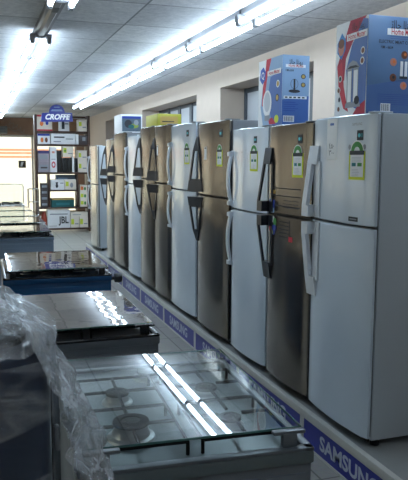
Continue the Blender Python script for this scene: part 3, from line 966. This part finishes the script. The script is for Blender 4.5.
def gas_range(label, cx, yn, W, Dp, zt, rz=0.0, side_m=None, top_m=None, glass=None, lid='closed', frame_m=None, tray_m=None, group='gas ranges in the left row', simple=False, hinge_m=None):
    """back panel (towards the camera) at local y = -Dp/2, controls at +Dp/2"""
    side_m = side_m or STEEL; top_m = top_m or STEEL; glass = glass or LIDGLASS; frame_m = frame_m or STEEL; hinge_m = hinge_m or frame_m
    t = thing('gas_range', label, 'stove', (cx, yn + Dp / 2, 0), rz, group)
    hw, hd = W / 2, Dp / 2
    zc = zt - 0.055                       # cooktop level
    tray_m = tray_m or top_m
    g = MB(); g.box(-hw, -hd + 0.004, 0.07, hw, hd - 0.05, zc - 0.03, side_m, 0.006); g.build('body', t)
    g = MB()                              # pressed back panel with a fold line
    g.box(-hw + 0.012, -hd - 0.004, 0.1, hw - 0.012, -hd + 0.006, zc - 0.06, side_m, 0.003)
    g.box(-hw + 0.05, -hd - 0.009, 0.16, hw - 0.05, -hd - 0.003, zc - 0.10, side_m, 0.003)
    g.build('back_panel', t)
    g = MB()                              # cooktop tray with rim
    g.box(-hw - 0.004, -hd - 0.004, zc - 0.035, hw + 0.004, hd - 0.03, zc, tray_m, 0.006)
    for a in ((-hw - 0.004, -hd - 0.004, -hw + 0.022, hd - 0.03), (hw - 0.022, -hd - 0.004, hw + 0.004, hd - 0.03),
              (-hw - 0.004, -hd - 0.004, hw + 0.004, -hd + 0.022), (-hw - 0.004, hd - 0.055, hw + 0.004, hd - 0.03)):
        g.box(a[0], a[1], zc - 0.001, a[2], a[3], zc + 0.010, frame_m, 0.004)
    g.build('cooktop', t)
    bs = [(-hw * .47, -hd * .52, 0.05, 0.03), (-hw * .47, hd * .12, 0.036, 0.018), (hw * .47, -hd * .50, 0.032, 0.01), (hw * .47, hd * .12, 0.036, 0.01), (0.0, hd * .62, 0.045, 0.01)]
    for k, (x, y, r, tall) in enumerate(bs):
        if simple and k == 4:
            continue
        burner(t, x, y, zc, r, IRON, tall)
    grate(t, -hw + 0.05, -hd + 0.055, -0.02, hd * .42, zc, [(b[0], b[1]) for b in bs[:2]])
    grate(t, 0.02, -hd + 0.055, hw - 0.05, hd * .42, zc, [(b[0], b[1]) for b in bs[2:4]])
    # lid
    if lid == 'closed':
        g = MB(); g.box(-hw + 0.03, -hd + 0.035, zt - 0.006, hw - 0.02, hd - 0.06, zt, glass)
        L = g.build('glass_lid', t)
        g = MB()
        for a in ((-hw + 0.0285, -hd + 0.0335, hw - 0.0185, -hd + 0.035), (-hw + 0.0285, hd - 0.06, hw - 0.0185, hd - 0.0585),
                  (-hw + 0.0285, -hd + 0.0335, -hw + 0.03, hd - 0.0585), (hw - 0.02, -hd + 0.0335, hw - 0.0185, hd - 0.0585)):
            g.box(a[0], a[1], zt - 0.006, a[2], a[3], zt, EDGE)
        g.build('lid_edge', L)
        for s in (-1, 1):
            g = MB()
            x = s * (hw - 0.06)
            g.box(x - 0.045, -hd + 0.012, zt - 0.012, x + 0.045, -hd + 0.034, zt - 0.002, hinge_m, 0.003)
            g.box(x - 0.02, -hd + 0.010, zc + 0.009, x + 0.02, -hd + 0.030, zt - 0.008, hinge_m, 0.003)
            g.build('lid_hinge', t)
    else:
        g = MB(); g.box(-hw + 0.02, -hd - 0.022, zt - 0.01, hw - 0.02, -hd - 0.014, zt + 0.30, glass)
        L = g.build('glass_lid', t)
        g = MB()
        z0, z1 = zt - 0.01, zt + 0.30
        g.tube([(-hw + 0.02, -hd - 0.018, z0), (-hw + 0.02, -hd - 0.018, z1 - 0.03), (-hw + 0.05, -hd - 0.018, z1), (hw - 0.05, -hd - 0.018, z1), (hw - 0.02, -hd - 0.018, z1 - 0.03), (hw - 0.02, -hd - 0.018, z0)], 0.008, frame_m, 6)
        g.build('lid_frame', L)
        for s in (-1, 1):
            g = MB(); g.box(s * (hw - 0.06) - 0.02, -hd - 0.026, zc - 0.02, s * (hw - 0.06) + 0.02, -hd - 0.003, zt + 0.01, hinge_m, 0.003); g.build('lid_hinge', t)
    # front (far side): panel, knobs, oven door with window and handle
    g = MB(); g.box(-hw, hd - 0.05, zc - 0.13, hw, hd - 0.02, zc - 0.001, frame_m, 0.006); g.build('control_panel', t)
    for k in range(5):
        g = MB(); g.lathe([(0.02, 0), (0.02, 0.02), (0.014, 0.026)], (-hw * .7 + k * hw * .35, hd - 0.0205, zc - 0.06), 1, BLACK, 14); g.build('knob', t)
    g = MB(); g.box(-hw + 0.005, hd - 0.05, 0.18, hw - 0.005, hd - 0.022, zc - 0.14, side_m, 0.006)
    d = g.build('oven_door', t)
    g = MB(); g.box(-hw * .7, hd - 0.0225, 0.3, hw * .7, hd - 0.019, 0.6, BLACK); g.build('door_window', d)
    g = MB(); g.tube([(-hw * .75, hd - 0.023, zc - 0.2), (-hw * .75, hd + 0.02, zc - 0.2), (hw * .75, hd + 0.02, zc - 0.2), (hw * .75, hd - 0.023, zc - 0.2)], 0.009, CHROME, 8); g.build('door_handle', d)
    for sx in (-1, 1):
        for sy in (-1, 1):
            g = MB(); g.lathe([(0.018, 0), (0.018, 0.02), (0.012, 0.022), (0.012, 0.072)], (sx * (hw - 0.05), sy * (hd - 0.09), 0), 2, BLACK, 12); g.build('foot', t)
    return t

SIDEGREY = mat('range_grey_side', (112, 118, 126), 0.45, 0.3, scale=20)
DARKGREY = mat('range_dark_side', (92, 106, 122), 0.45, scale=20)
BLUEFILM = mat('blue_protective_film', (24, 66, 104), 0.25, scale=6, var=0.25, bump=0.1)
BLACKMET = mat('black_enamel', (22, 24, 28), 0.25)
TOPSTEEL = mat('cooktop_steel', (104, 114, 118), 0.35, 0.35, scale=60, var=0.05)
gas_range('nearest gas range, burners seen through its clear glass lid', 0.535, 1.49, 0.61, 0.84, 0.90, math.radians(-3.5), SIDEGREY, TOPSTEEL, LIDGLASS, frame_m=mat('range_rim_grey', (104, 110, 116), 0.35, 0.4))
gas_range('second gas range from the camera, grey with a black rim and cloudy glass lid', 0.43, 2.745, 0.62, 0.86, 0.885, 0, SIDEGREY, BLACKMET, WAVYGLASS, frame_m=BLACKMET, tray_m=SIDEGREY)
t = gas_range('gas range with blue protective film on its back panel', 0.49, 4.25, 0.68, 0.93, 0.90, math.radians(-1), BLUEFILM, BLACKMET, WAVYGLASS, frame_m=BLACKMET, tray_m=BLUEFILM)
g = MB(); g.lathe([(0.012, 0), (0.012, 0.03), (0.03, 0.034), (0.034, 0.06), (0.026, 0.08), (0.008, 0.085)], (0.3395, -0.40, 0.815), 0, BLACK, 16); g.build('side_knob', t)
gas_range('dark slate gas range behind the blue filmed one', 0.40, 6.62, 0.62, 0.74, 0.895, 0, DARKGREY, BLACKMET, WAVYGLASS, frame_m=BLACKMET, tray_m=DARKGREY)
yy = 7.42
for k, lab in enumerate(('gas range right behind the dark slate one, lid shut and shining', 'second shining gas range behind the dark slate one', 'farthest gas range with a shut lid, in front of the raised lid')):
    gas_range(lab, 0.40, yy, 0.66, 0.84, 0.91, 0, STEEL, TOPSTEEL, WAVYGLASS, simple=True)
    yy += 0.93
gas_range('far gas range with its glass lid raised upright', 0.38, 10.9, 0.70, 0.8, 0.91, 0, mat('white_range_enamel', (220, 218, 212), 0.3), TOPSTEEL, GLASS, lid='open', simple=True, frame_m=mat('white_lid_frame', (210, 205, 198), 0.3))

# ------------------------------------------------------------------ appliance in plastic film
def film_mat(name, lo, hi, scale=14, stretch=(1, 1, 0.7), crease=0.35):
    m = bpy.data.materials.new(name)
    m.use_nodes = True
    nt = m.node_tree
    nt.nodes.clear()
    out = nt.nodes.new('ShaderNodeOutputMaterial')
    tc = nt.nodes.new('ShaderNodeTexCoord')
    mp = nt.nodes.new('ShaderNodeMapping')
    mp.inputs['Scale'].default_value = stretch
    mp.inputs['Rotation'].default_value = (0.3, 0.5, 0)
    nz = nt.nodes.new('ShaderNodeTexNoise')
    nz.inputs['Scale'].default_value = scale
    nz.inputs['Detail'].default_value = 8
    nz.inputs['Roughness'].default_value = 0.65
    nz.inputs['Distortion'].default_value = 1.6
    bp = nt.nodes.new('ShaderNodeBump')
    bp.inputs['Strength'].default_value = 1.0
    bp.inputs['Distance'].default_value = 0.03
    gl = nt.nodes.new('ShaderNodeBsdfGlossy')
    gl.inputs['Roughness'].default_value = 0.08
    gl.inputs['Color'].default_value = (0.95, 0.97, 1, 1)
    df = nt.nodes.new('ShaderNodeBsdfDiffuse')
    df.inputs['Color'].default_value = (0.72, 0.76, 0.8, 1)
    tr = nt.nodes.new('ShaderNodeBsdfTransparent')
    tr.inputs[0].default_value = (0.96, 0.97, 0.98, 1)
    m1 = nt.nodes.new('ShaderNodeMixShader')
    m1.inputs[0].default_value = 0.5
    m2 = nt.nodes.new('ShaderNodeMixShader')
    cr = nt.nodes.new('ShaderNodeMapRange')
    cr.inputs['From Min'].default_value = 0.35
    cr.inputs['From Max'].default_value = 0.75
    cr.inputs['To Min'].default_value = lo
    cr.inputs['To Max'].default_value = hi
    # creases: thin lines where a second, distorted noise crosses its middle value
    n2 = nt.nodes.new('ShaderNodeTexNoise')
    n2.inputs['Scale'].default_value = scale * 0.8
    n2.inputs['Detail'].default_value = 3
    n2.inputs['Distortion'].default_value = 0.8
    rp = nt.nodes.new('ShaderNodeValToRGB')
    el = rp.color_ramp.elements
    el[0].position = 0.455; el[0].color = (0, 0, 0, 1)
    el[1].position = 0.545; el[1].color = (0, 0, 0, 1)
    e = el.new(0.5); e.color = (1, 1, 1, 1)
    ad = nt.nodes.new('ShaderNodeMath'); ad.operation = 'MULTIPLY_ADD'; ad.use_clamp = True
    ad.inputs[1].default_value = crease
    nt.links.new(mp.outputs[0], n2.inputs['Vector'])
    nt.links.new(n2.outputs['Fac'], rp.inputs[0])
    nt.links.new(rp.outputs[0], ad.inputs[0])
    nt.links.new(cr.outputs[0], ad.inputs[2])
    L = nt.links.new
    L(tc.outputs['Object'], mp.inputs[0]); L(mp.outputs[0], nz.inputs['Vector'])
    L(nz.outputs['Fac'], bp.inputs['Height'])
    L(bp.outputs[0], gl.inputs['Normal']); L(bp.outputs[0], df.inputs['Normal'])
    L(nz.outputs['Fac'], cr.inputs['Value']); L(ad.outputs[0], m2.inputs[0])
    L(df.outputs[0], m1.inputs[1]); L(gl.outputs[0], m1.inputs[2])
    L(tr.outputs[0], m2.inputs[1]); L(m1.outputs[0], m2.inputs[2])
    L(m2.outputs[0], out.inputs[0])
    return m
FILM = film_mat('crumpled_plastic_film', 0.15, 0.7)
SHEET = film_mat('hanging_plastic_film', 0.2, 0.8, 18)
TIGHT = film_mat('tight_plastic_film', 0.0, 0.06, 6, (0.5, 0.5, 1.8), 0.3)
NAVY = mat('dark_navy_enamel', (36, 46, 64), 0.3, scale=10, coat=0.5)
def superell(cx, cy, a, b, z, n=48, p=5.0):
    pts = []
    for k in range(n):
        t = 2 * PI * k / n
        c, s = math.cos(t), math.sin(t)
        pts.append(Vector((cx + a * math.copysign(abs(c) ** (2 / p), c), cy + b * math.copysign(abs(s) ** (2 / p), s), z)))
    return pts
t = thing('wrapped_appliance', 'dark rounded appliance wrapped in crumpled clear plastic, left foreground', 'appliance', (-0.18, 1.36, 0))
aw, ab, AH = 0.305, 0.19, 1.26
g = MB()
prof = [(0.05, 0.97), (0.06, 1.0), (AH - 0.05, 1.0), (AH - 0.02, 0.985), (AH - 0.005, 0.95), (AH, 0.90)]
g.loft([superell(0, 0, aw * k, ab * k, z) for z, k in prof], NAVY)
g.build('cabinet', t, ang=40)
g = MB(); g.loft([superell(0, 0, aw * .86, ab * .86, AH + 0.0005), superell(0, 0, aw * .86, ab * .86, AH + 0.012), superell(0, 0, aw * .80, ab * .80, AH + 0.02)], BLACKMET)
g.build('top_panel', t)
g = MB()
g.box(aw * 0.985, -0.06, 0.12, aw + 0.004, -0.052, AH - 0.1, BLACK)
g.box(aw + 0.001, -0.12, 1.04, aw + 0.012, -0.10, 1.09, GREY_SIDE, 0.004)
g.build('door_latch', t)
for sx in (-1, 1):
    for sy in (-1, 1):
        g = MB(); g.lathe([(0.03, 0), (0.03, 0.03), (0.02, 0.052)], (sx * aw * .7, sy * ab * .7, 0), 2, BLACK, 12); g.build('foot', t)
# film: a loose tent over the top and a sheet falling on the right
from mathutils import noise
def crumple(p, amp, f=9.0):
    n = noise.noise_vector(Vector(p) * f) * amp + noise.noise_vector(Vector(p) * f * 2.7 + Vector((5, 1, 2))) * amp * 0.5
    return Vector(p) + n
g = MB()
N = 96
rings = []
for z, k in [(0.10, 1.03), (0.4, 1.025), (0.7, 1.025), (0.9, 1.025), (1.05, 1.03), (1.15, 1.03), (1.235, 1.035)]:
    rings.append([crumple(p, 0.004, 7) for p in superell(0, 0, aw * k, ab * k, z, N, 5.0)])
g.loft(rings, TIGHT, caps=False)
g.build('tight_wrap', t, ang=180)
g = MB()
rings = []
levels = [(1.245, 1.045), (1.258, 1.06), (1.27, 1.05), (1.285, 0.98), (1.305, 0.86), (1.325, 0.66), (1.335, 0.42), (1.335, 0.2)]
for z, k in levels:
    ring = superell(0, 0, aw * k, ab * k, z, N, 4.0)
    amp = 0.014 if z < 1.265 else 0.026
    rings.append([crumple(p, amp, 13) for p in ring])
g.loft(rings, FILM, caps=False)
g.build('bunched_plastic', t, ang=180)
g = MB()
rings = []
M_, K_ = 34, 40
for j in range(K_ + 1):
    v = j / K_
    row = []
    for k in range(M_ + 1):
        u = k / M_
        y = -0.17 + 0.27 * u
        # ridge from the top of the appliance falling outwards to the right
        x = aw - 0.14 + 0.17 * (v ** 0.55) + 0.14 * v * (0.4 + 0.6 * math.sin(PI * min(1, u * 1.1)))
        z = 1.32 - 0.03 * v - 0.50 * v ** 1.7 + 0.03 * math.sin(PI * u)
        row.append(crumple((x, y, z), 0.016 + 0.012 * v, 13))
    rings.append(row)
g.loft(rings, SHEET, caps=False, closed=False)
g.build('loose_plastic_sheet', t, ang=180)

# ------------------------------------------------------------------ display shelf at the back
def sx(x): return 1.275 + (x - 37) * 0.02160
def sz(y): return max(0.0, (231.6 - y) * 0.02222)
SY = 14.8
DKWOOD = mat('dark_brown_shelf', (70, 48, 40), 0.5, scale=12, var=0.15, stretch=(0.2, 1, 1))
sh = thing('display_shelf', 'dark brown open display shelf full of boxed goods at the back', 'shelf', (0, SY, 0))
SD = 0.36
def bar(name, x0, z0, x1, z1, d0=0.0, d1=SD):
    g = MB(); g.box(x0, d0, z0, x1, d1, z1, DKWOOD, 0.003); g.build(name, sh)
bar('upright', 1.235, 0, 1.285, 2.56)
bar('upright', 2.375, 0, 2.425, 2.56)
SHELVES = [(2.17, 2.215), (1.89, 1.93), (1.28, 1.32), (0.515, 0.555), (0.05, 0.09)]
for a, b in SHELVES:
    bar('shelf_board', 1.286, a, 2.374, b, 0.004, SD - 0.002)
bar('divider', 1.50, 0.556, 1.535, 1.279, 0.006, SD - 0.004)
bar('divider', 2.12, 0.556, 2.155, 1.279, 0.006, SD - 0.004)
bar('shelf_board', 1.536, 0.90, 2.119, 0.935, 0.006, SD - 0.004)
bar('crosspiece', 1.286, 2.52, 2.374, 2.56, SD - 0.04, SD - 0.002)

def shelfbox(label, x0, x1, z0, h, m, prints, depth=0.26, cat='box', group='boxed goods on the display shelf', dy=0.012, name='product_box'):
    X0, X1 = sx(x0), sx(x1)
    t = carton(name, label, X0, SY + dy, z0, X1, SY + dy + depth, z0 + h, m, cat, group)
    W = X1 - X0
    if prints:
        g = MB()
        M = frame((-W / 2, -depth / 2, 0), (1, 0, 0), (0, 0, 1))
        pr(g, M, rc(W * .01, h * .01, W * .99, h * .99), m, -1)
        for k, (shape, mm) in enumerate(prints):
            if shape[0] == 'd':
                pr(g, M, disc(W * shape[1], h * shape[2], W * shape[3], 12, h * shape[4]), mm, k)
            else:
                pr(g, M, rc(W * shape[1], h * shape[2], W * shape[3], h * shape[4]), mm, k)
        g.build('printed_face', t)
    return t
def R_(a, b, c, d): return ('r', a, b, c, d)
def D_(a, b, c, d): return ('d', a, b, c, d)
Z = [b + 0.0005 for a, b in SHELVES]
CREAM = mat('carton_cream', (226, 218, 206), 0.5)
LILAC = mat('carton_lilac_grey', (150, 140, 152), 0.5)
DARKC = mat('carton_dark', (74, 68, 72), 0.5)
BLKC = mat('speaker_black', (34, 34, 40), 0.5)
# top board
shelfbox('white and red box on the top board, left of the hanging sign bottom', 37.6, 52.5, Z[0], 0.34, CREAM, [(R_(0, .88, 1, 1), REDP), (R_(0, 0, 1, .09), REDP), (D_(.3, .45, .12, .16), ORNG), (D_(.66, .5, .1, .14), DBLUE)])
shelfbox('slim white box with a dark picture in the middle of the top board', 60, 69.5, Z[0], 0.29, BOXWHITE, [(R_(.2, .15, .5, .85), DKLAB), (R_(.55, .5, .9, .6), GREYP)])
shelfbox('pale box with a lime label at the right end of the top board', 78.5, 87.2, Z[0], 0.26, CREAM, [(R_(.08, .45, .4, .8), LIMEP), (R_(.5, .3, .9, .4), GREYP)])
# second board
shelfbox('flat box with an orange and blue print at the left of the second board', 38, 50, Z[1], 0.22, BOXWHITE, [(R_(0, .8, 1, 1), DBLUE), (D_(.35, .4, .12, .25), ORNG), (D_(.7, .4, .12, .25), BRNP)])
shelfbox('long white box with a dark soundbar picture on the second board', 51, 75.5, Z[1], 0.23, BOXWHITE, [(R_(.12, .6, .55, .72), INK), (R_(.1, .2, .4, .3), GREYP), (R_(.6, .45, .9, .55), GREYP)])
shelfbox('narrow bright white box standing on the second board', 76, 78.6, Z[1], 0.22, BOXWHITE, [])
shelfbox('dark box with a pale corner at the right of the second board', 79.3, 87.2, Z[1], 0.20, DARKC, [(R_(.4, .4, .8, .8), GREYP)])
# third board
shelfbox('lower lilac grey box of the pair at the left of the third board', 38, 49, Z[2], 0.235, LILAC, [(R_(.1, .2, .9, .7), GREYP), (R_(.2, .35, .8, .5), DARKC)])
shelfbox('upper lilac grey box of the pair at the left of the third board', 38, 49, Z[2] + 0.2362, 0.235, LILAC, [(R_(0, .72, 1, 1), mat('print_indigo', (60, 54, 110), .5)), (R_(.15, .2, .85, .6), GREYP)])
shelfbox('tall white box with a red mark on the third board', 49.7, 56.3, Z[2], 0.55, BOXWHITE, [(D_(.5, .3, .3, .13), REDP), (D_(.5, .3, .16, .07), PAPER), (R_(.3, .75, .7, .83), SKIN), (R_(.2, .5, .8, .53), GREYP)])
def speaker(label, x0, x1, h, depth=0.22):
    t = shelfbox(label, x0, x1, Z[2], h, BLKC, [], depth, 'speaker', 'black speakers on the third board', name='loudspeaker')
    W = sx(x1) - sx(x0)
    g = MB()
    g.box(-W * .46, -depth / 2 - 0.006, h * .04, W * .46, -depth / 2 + 0.001, h * .96, BLACK, 0.004)
    g.build('grille', t)
    return t
speaker('tallest black speaker beside the tall white box', 57, 61.2, 0.48)
speaker('left one of two equal black speakers under a white box', 61.8, 66.5, 0.32)
speaker('right one of two equal black speakers under a white box', 67, 71.2, 0.32)
speaker('low black speaker beside the slim white box on the third board', 74.2, 77.2, 0.31)
shelfbox('slim white box wedged upright between the black speakers', 71.8, 73.8, Z[2], 0.33, BOXWHITE, [])
shelfbox('white box with a lime label lying across two black speakers', 62.3, 73.3, Z[2] + 0.3312, 0.235, CREAM, [(R_(.08, .4, .36, .85), LIMEP), (D_(.22, .6, .08, .12), GRN), (R_(.5, .3, .9, .38), GREYP)])
shelfbox('lower white lime labelled box of the pair at the right of the third board', 77.8, 86.8, Z[2], 0.25, CREAM, [(R_(.08, .35, .36, .75), LIMEP), (R_(.5, .3, .9, .4), GREYP)])
shelfbox('upper white lime labelled box of the pair at the right of the third board', 77.8, 86.8, Z[2] + 0.2512, 0.23, CREAM, [(R_(.08, .35, .36, .75), LIMEP), (R_(.5, .3, .9, .4), GREYP)])
# fourth board
for k, w in enumerate(('lowest', 'second lowest', 'second highest', 'topmost')):
    shelfbox('%s small dark grey box of the stack in the left bay' % w, 40, 46.6, Z[3] + k * 0.1312, 0.13, DARKC, [(R_(.1, .3, .9, .7), GREYP)])
shelfbox('blue grey box at the back of the middle bay', 56, 76, 0.9355, 0.325, mat('carton_blue_grey', (110, 126, 146), .5), [(R_(.1, .7, .6, .8), LBLUE)], 0.12, dy=0.21)
shelfbox('white box with a kettle picture in the middle bay', 49.9, 63.2, 0.9355, 0.225, BOXWHITE, [(D_(.45, .4, .1, .22), INK), (R_(.36, .6, .54, .75), INK), (R_(.7, .6, .95, .7), GREYP)], 0.18)
shelfbox('white box with a lime label beside the kettle box', 63.8, 75.4, 0.9355, 0.225, CREAM, [(R_(.08, .35, .34, .8), LIMEP), (D_(.6, .45, .14, .25), GREYP)], 0.18)
shelfbox('teal green box with a golden top band', 50.2, 73, Z[3], 0.19, TEALP, [(R_(0, .82, 1, 1), GOLDP), (R_(.2, .2, .8, .5), TEAL)], 0.24)
for k, w in enumerate(('lowest', 'middle', 'topmost')):
    shelfbox('%s lime labelled box of the stack in the right bay' % w, 79, 86.5, Z[3] + k * 0.1612, 0.16, CREAM, [(R_(.1, .3, .5, .8), LIMEP if k < 2 else ORNG), (D_(.7, .5, .15, .25), GRN)], 0.24)
# bottom board
t = shelfbox('big white box with dark capital letters on the bottom board', 46, 68.5, Z[4], 0.40, BOXWHITE, [(R_(.1, .74, .9, .80), GREYP), (R_(.06, .1, .4, .13), GREYP)], 0.3)
g = MB()
M = frame((-(sx(68.5) - sx(46)) / 2, -.15, 0), (1, 0, 0), (0, 0, 1))
g.text('JBL', M @ Matrix.Translation(((sx(68.5) - sx(46)) * .72, 0.17, 0.003)), 0.21, INK, bold=0.006, width=0.22)
g.build('lettering', t)
shelfbox('left one of two white lime labelled boxes on the bottom board', 69.2, 77.6, Z[4], 0.24, CREAM, [(R_(.06, .3, .4, .8), LIMEP), (R_(.5, .3, .92, .4), GREYP)])
shelfbox('right one of two white lime labelled boxes on the bottom board', 78.2, 87, Z[4], 0.24, CREAM, [(R_(.06, .3, .4, .8), LIMEP), (R_(.5, .3, .92, .4), GREYP)])
shelfbox('long thin white box lying across the two bottom right boxes', 69.4, 86.8, Z[4] + 0.2412, 0.10, CREAM, [(R_(.1, .4, .6, .55), GREYP)])

# hanging sign
SIGNB = mat('sign_blue', (34, 44, 140), 0.35)
SIGNW = mat('sign_white', (236, 238, 242), 0.4)
t = thing('hanging_sign', 'blue arched shop sign with slanted white letters hanging over the display shelf', 'sign', (1.655, 14.3, 2.345))
g = MB()
pts = [(-0.33, 0.03), (0.33, 0.05), (0.32, 0.235), (0.17, 0.235)]
for k in range(1, 10):
    a = PI * k / 10
    pts.append((0.165 * math.cos(a), 0.235 + 0.16 * math.sin(a)))
pts += [(-0.165, 0.225), (-0.31, 0.215)]
g.prism(pts, 1, -0.012, 0.012, SIGNB)
b = g.build('sign_board', t)
g = MB()
M = frame((0, -0.0135, 0), (1, 0, 0.02), (0, 0, 1))
g.text('CROFFE', M @ Matrix.Translation((0.0, 0.135, 0)), 0.15, SIGNW, bold=0.006, shear=0.3, width=0.52)
g.build('lettering', b)
g = MB()
for v, w in ((0.335, 0.12), (0.28, 0.2), (0.26, 0.23)):
    pr(g, M, rc(-w / 2, v, w / 2, v + 0.012), LBLUE, 0)
g.build('small_print', b)
for x in (-0.12, 0.12):
    g = MB(); g.tube([(x, 0, 0.3), (x, 0, CEIL_Z - 2.345 - 0.0005)], 0.004, CHROME, 6); g.build('hanger', t)

# ------------------------------------------------------------------ far left bits
t = thing('air_curtain', 'long grey air curtain fixed over the bright shop window', 'air curtain', (0.25, YB - 0.16, 2.30))
g = MB(); g.box(-0.8, -0.12, 0, 0.62, 0.158, 0.2, mat('air_unit_grey', (118, 118, 116), 0.4), 0.02); g.build('casing', t)
g = MB()
for k in range(3):
    g.box(-0.76, -0.124, 0.05 + 0.04 * k, 0.58, -0.1195, 0.066 + 0.04 * k, DKFRAME)
g.build('grille', t)
WIRE = mat('pale_wire', (150, 140, 128), 0.6)
t = thing('wire_tangle', 'loose pale wires tangled on the brown beam beside the air curtain', 'wires', (1.1, YB - 0.03, 2.30))
for n in range(3):
    g = MB()
    P = []
    for k in range(26):
        u = k / 25
        P.append((-0.2 + 0.5 * u + 0.07 * math.sin(11 * u + n * 2), 0.015 * math.sin(5 * u + n), 0.25 - 0.25 * u + 0.09 * math.sin(9 * u + 1.7 * n) + 0.02 * n))
    g.tube(P, 0.006, WIRE, 5)
    g.build('wire', t)
g = MB(); g.box(1.16, YB + 0.0555, 1.36, 1.36, YB + 0.0645, 1.56, mat('notice_dark', (70, 62, 54), 0.6))
g.poly([(1.20, YB + 0.055, 1.40), (1.26, YB + 0.055, 1.40), (1.30, YB + 0.055, 1.52), (1.24, YB + 0.055, 1.52)], PAPER)
tag(g.build('window_notice'), 'small dark square notice stuck on the bright shop window', 'notice')
t = thing('wire_rack', 'small chrome wire rack standing left of the display shelf', 'rack', (1.02, 12.9, 0))
g = MB()
for x in (-0.09, 0.09):
    for y in (-0.12, 0.12):
        g.tube([(x, y, 0), (x, y, 1.05)], 0.007, CHROME, 6)
g.build('posts', t)
for z in (0.55, 0.8, 1.045):
    g = MB()
    g.tube([(-.09, -.12, z), (.09, -.12, z), (.09, .12, z), (-.09, .12, z)], 0.006, CHROME, 6, True)
    for k in range(1, 5):
        g.tube([(-.09 + .036 * k, -.12, z), (-.09 + .036 * k, .12, z)], 0.003, CHROME, 5)
    g.build('rack_shelf', t)
t = thing('red_jug', 'small dull red jug at the left end of the bottom board', 'jug', (1.398, SY + 0.1, 0.0905))
g = MB(); g.lathe([(0.05, 0), (0.062, 0.05), (0.066, 0.2), (0.055, 0.28), (0.035, 0.34), (0.038, 0.37)], (0, 0, 0), 2, mat('red_plastic', (160, 66, 48), 0.35), 20); g.build('jug_body', t)
g = MB(); g.tube([(-0.05, 0, 0.28), (-0.095, 0, 0.28), (-0.1, 0, 0.18), (-0.06, 0, 0.12)], 0.009, mat('red_plastic', (160, 66, 48), 0.35), 8); g.build('handle', t)
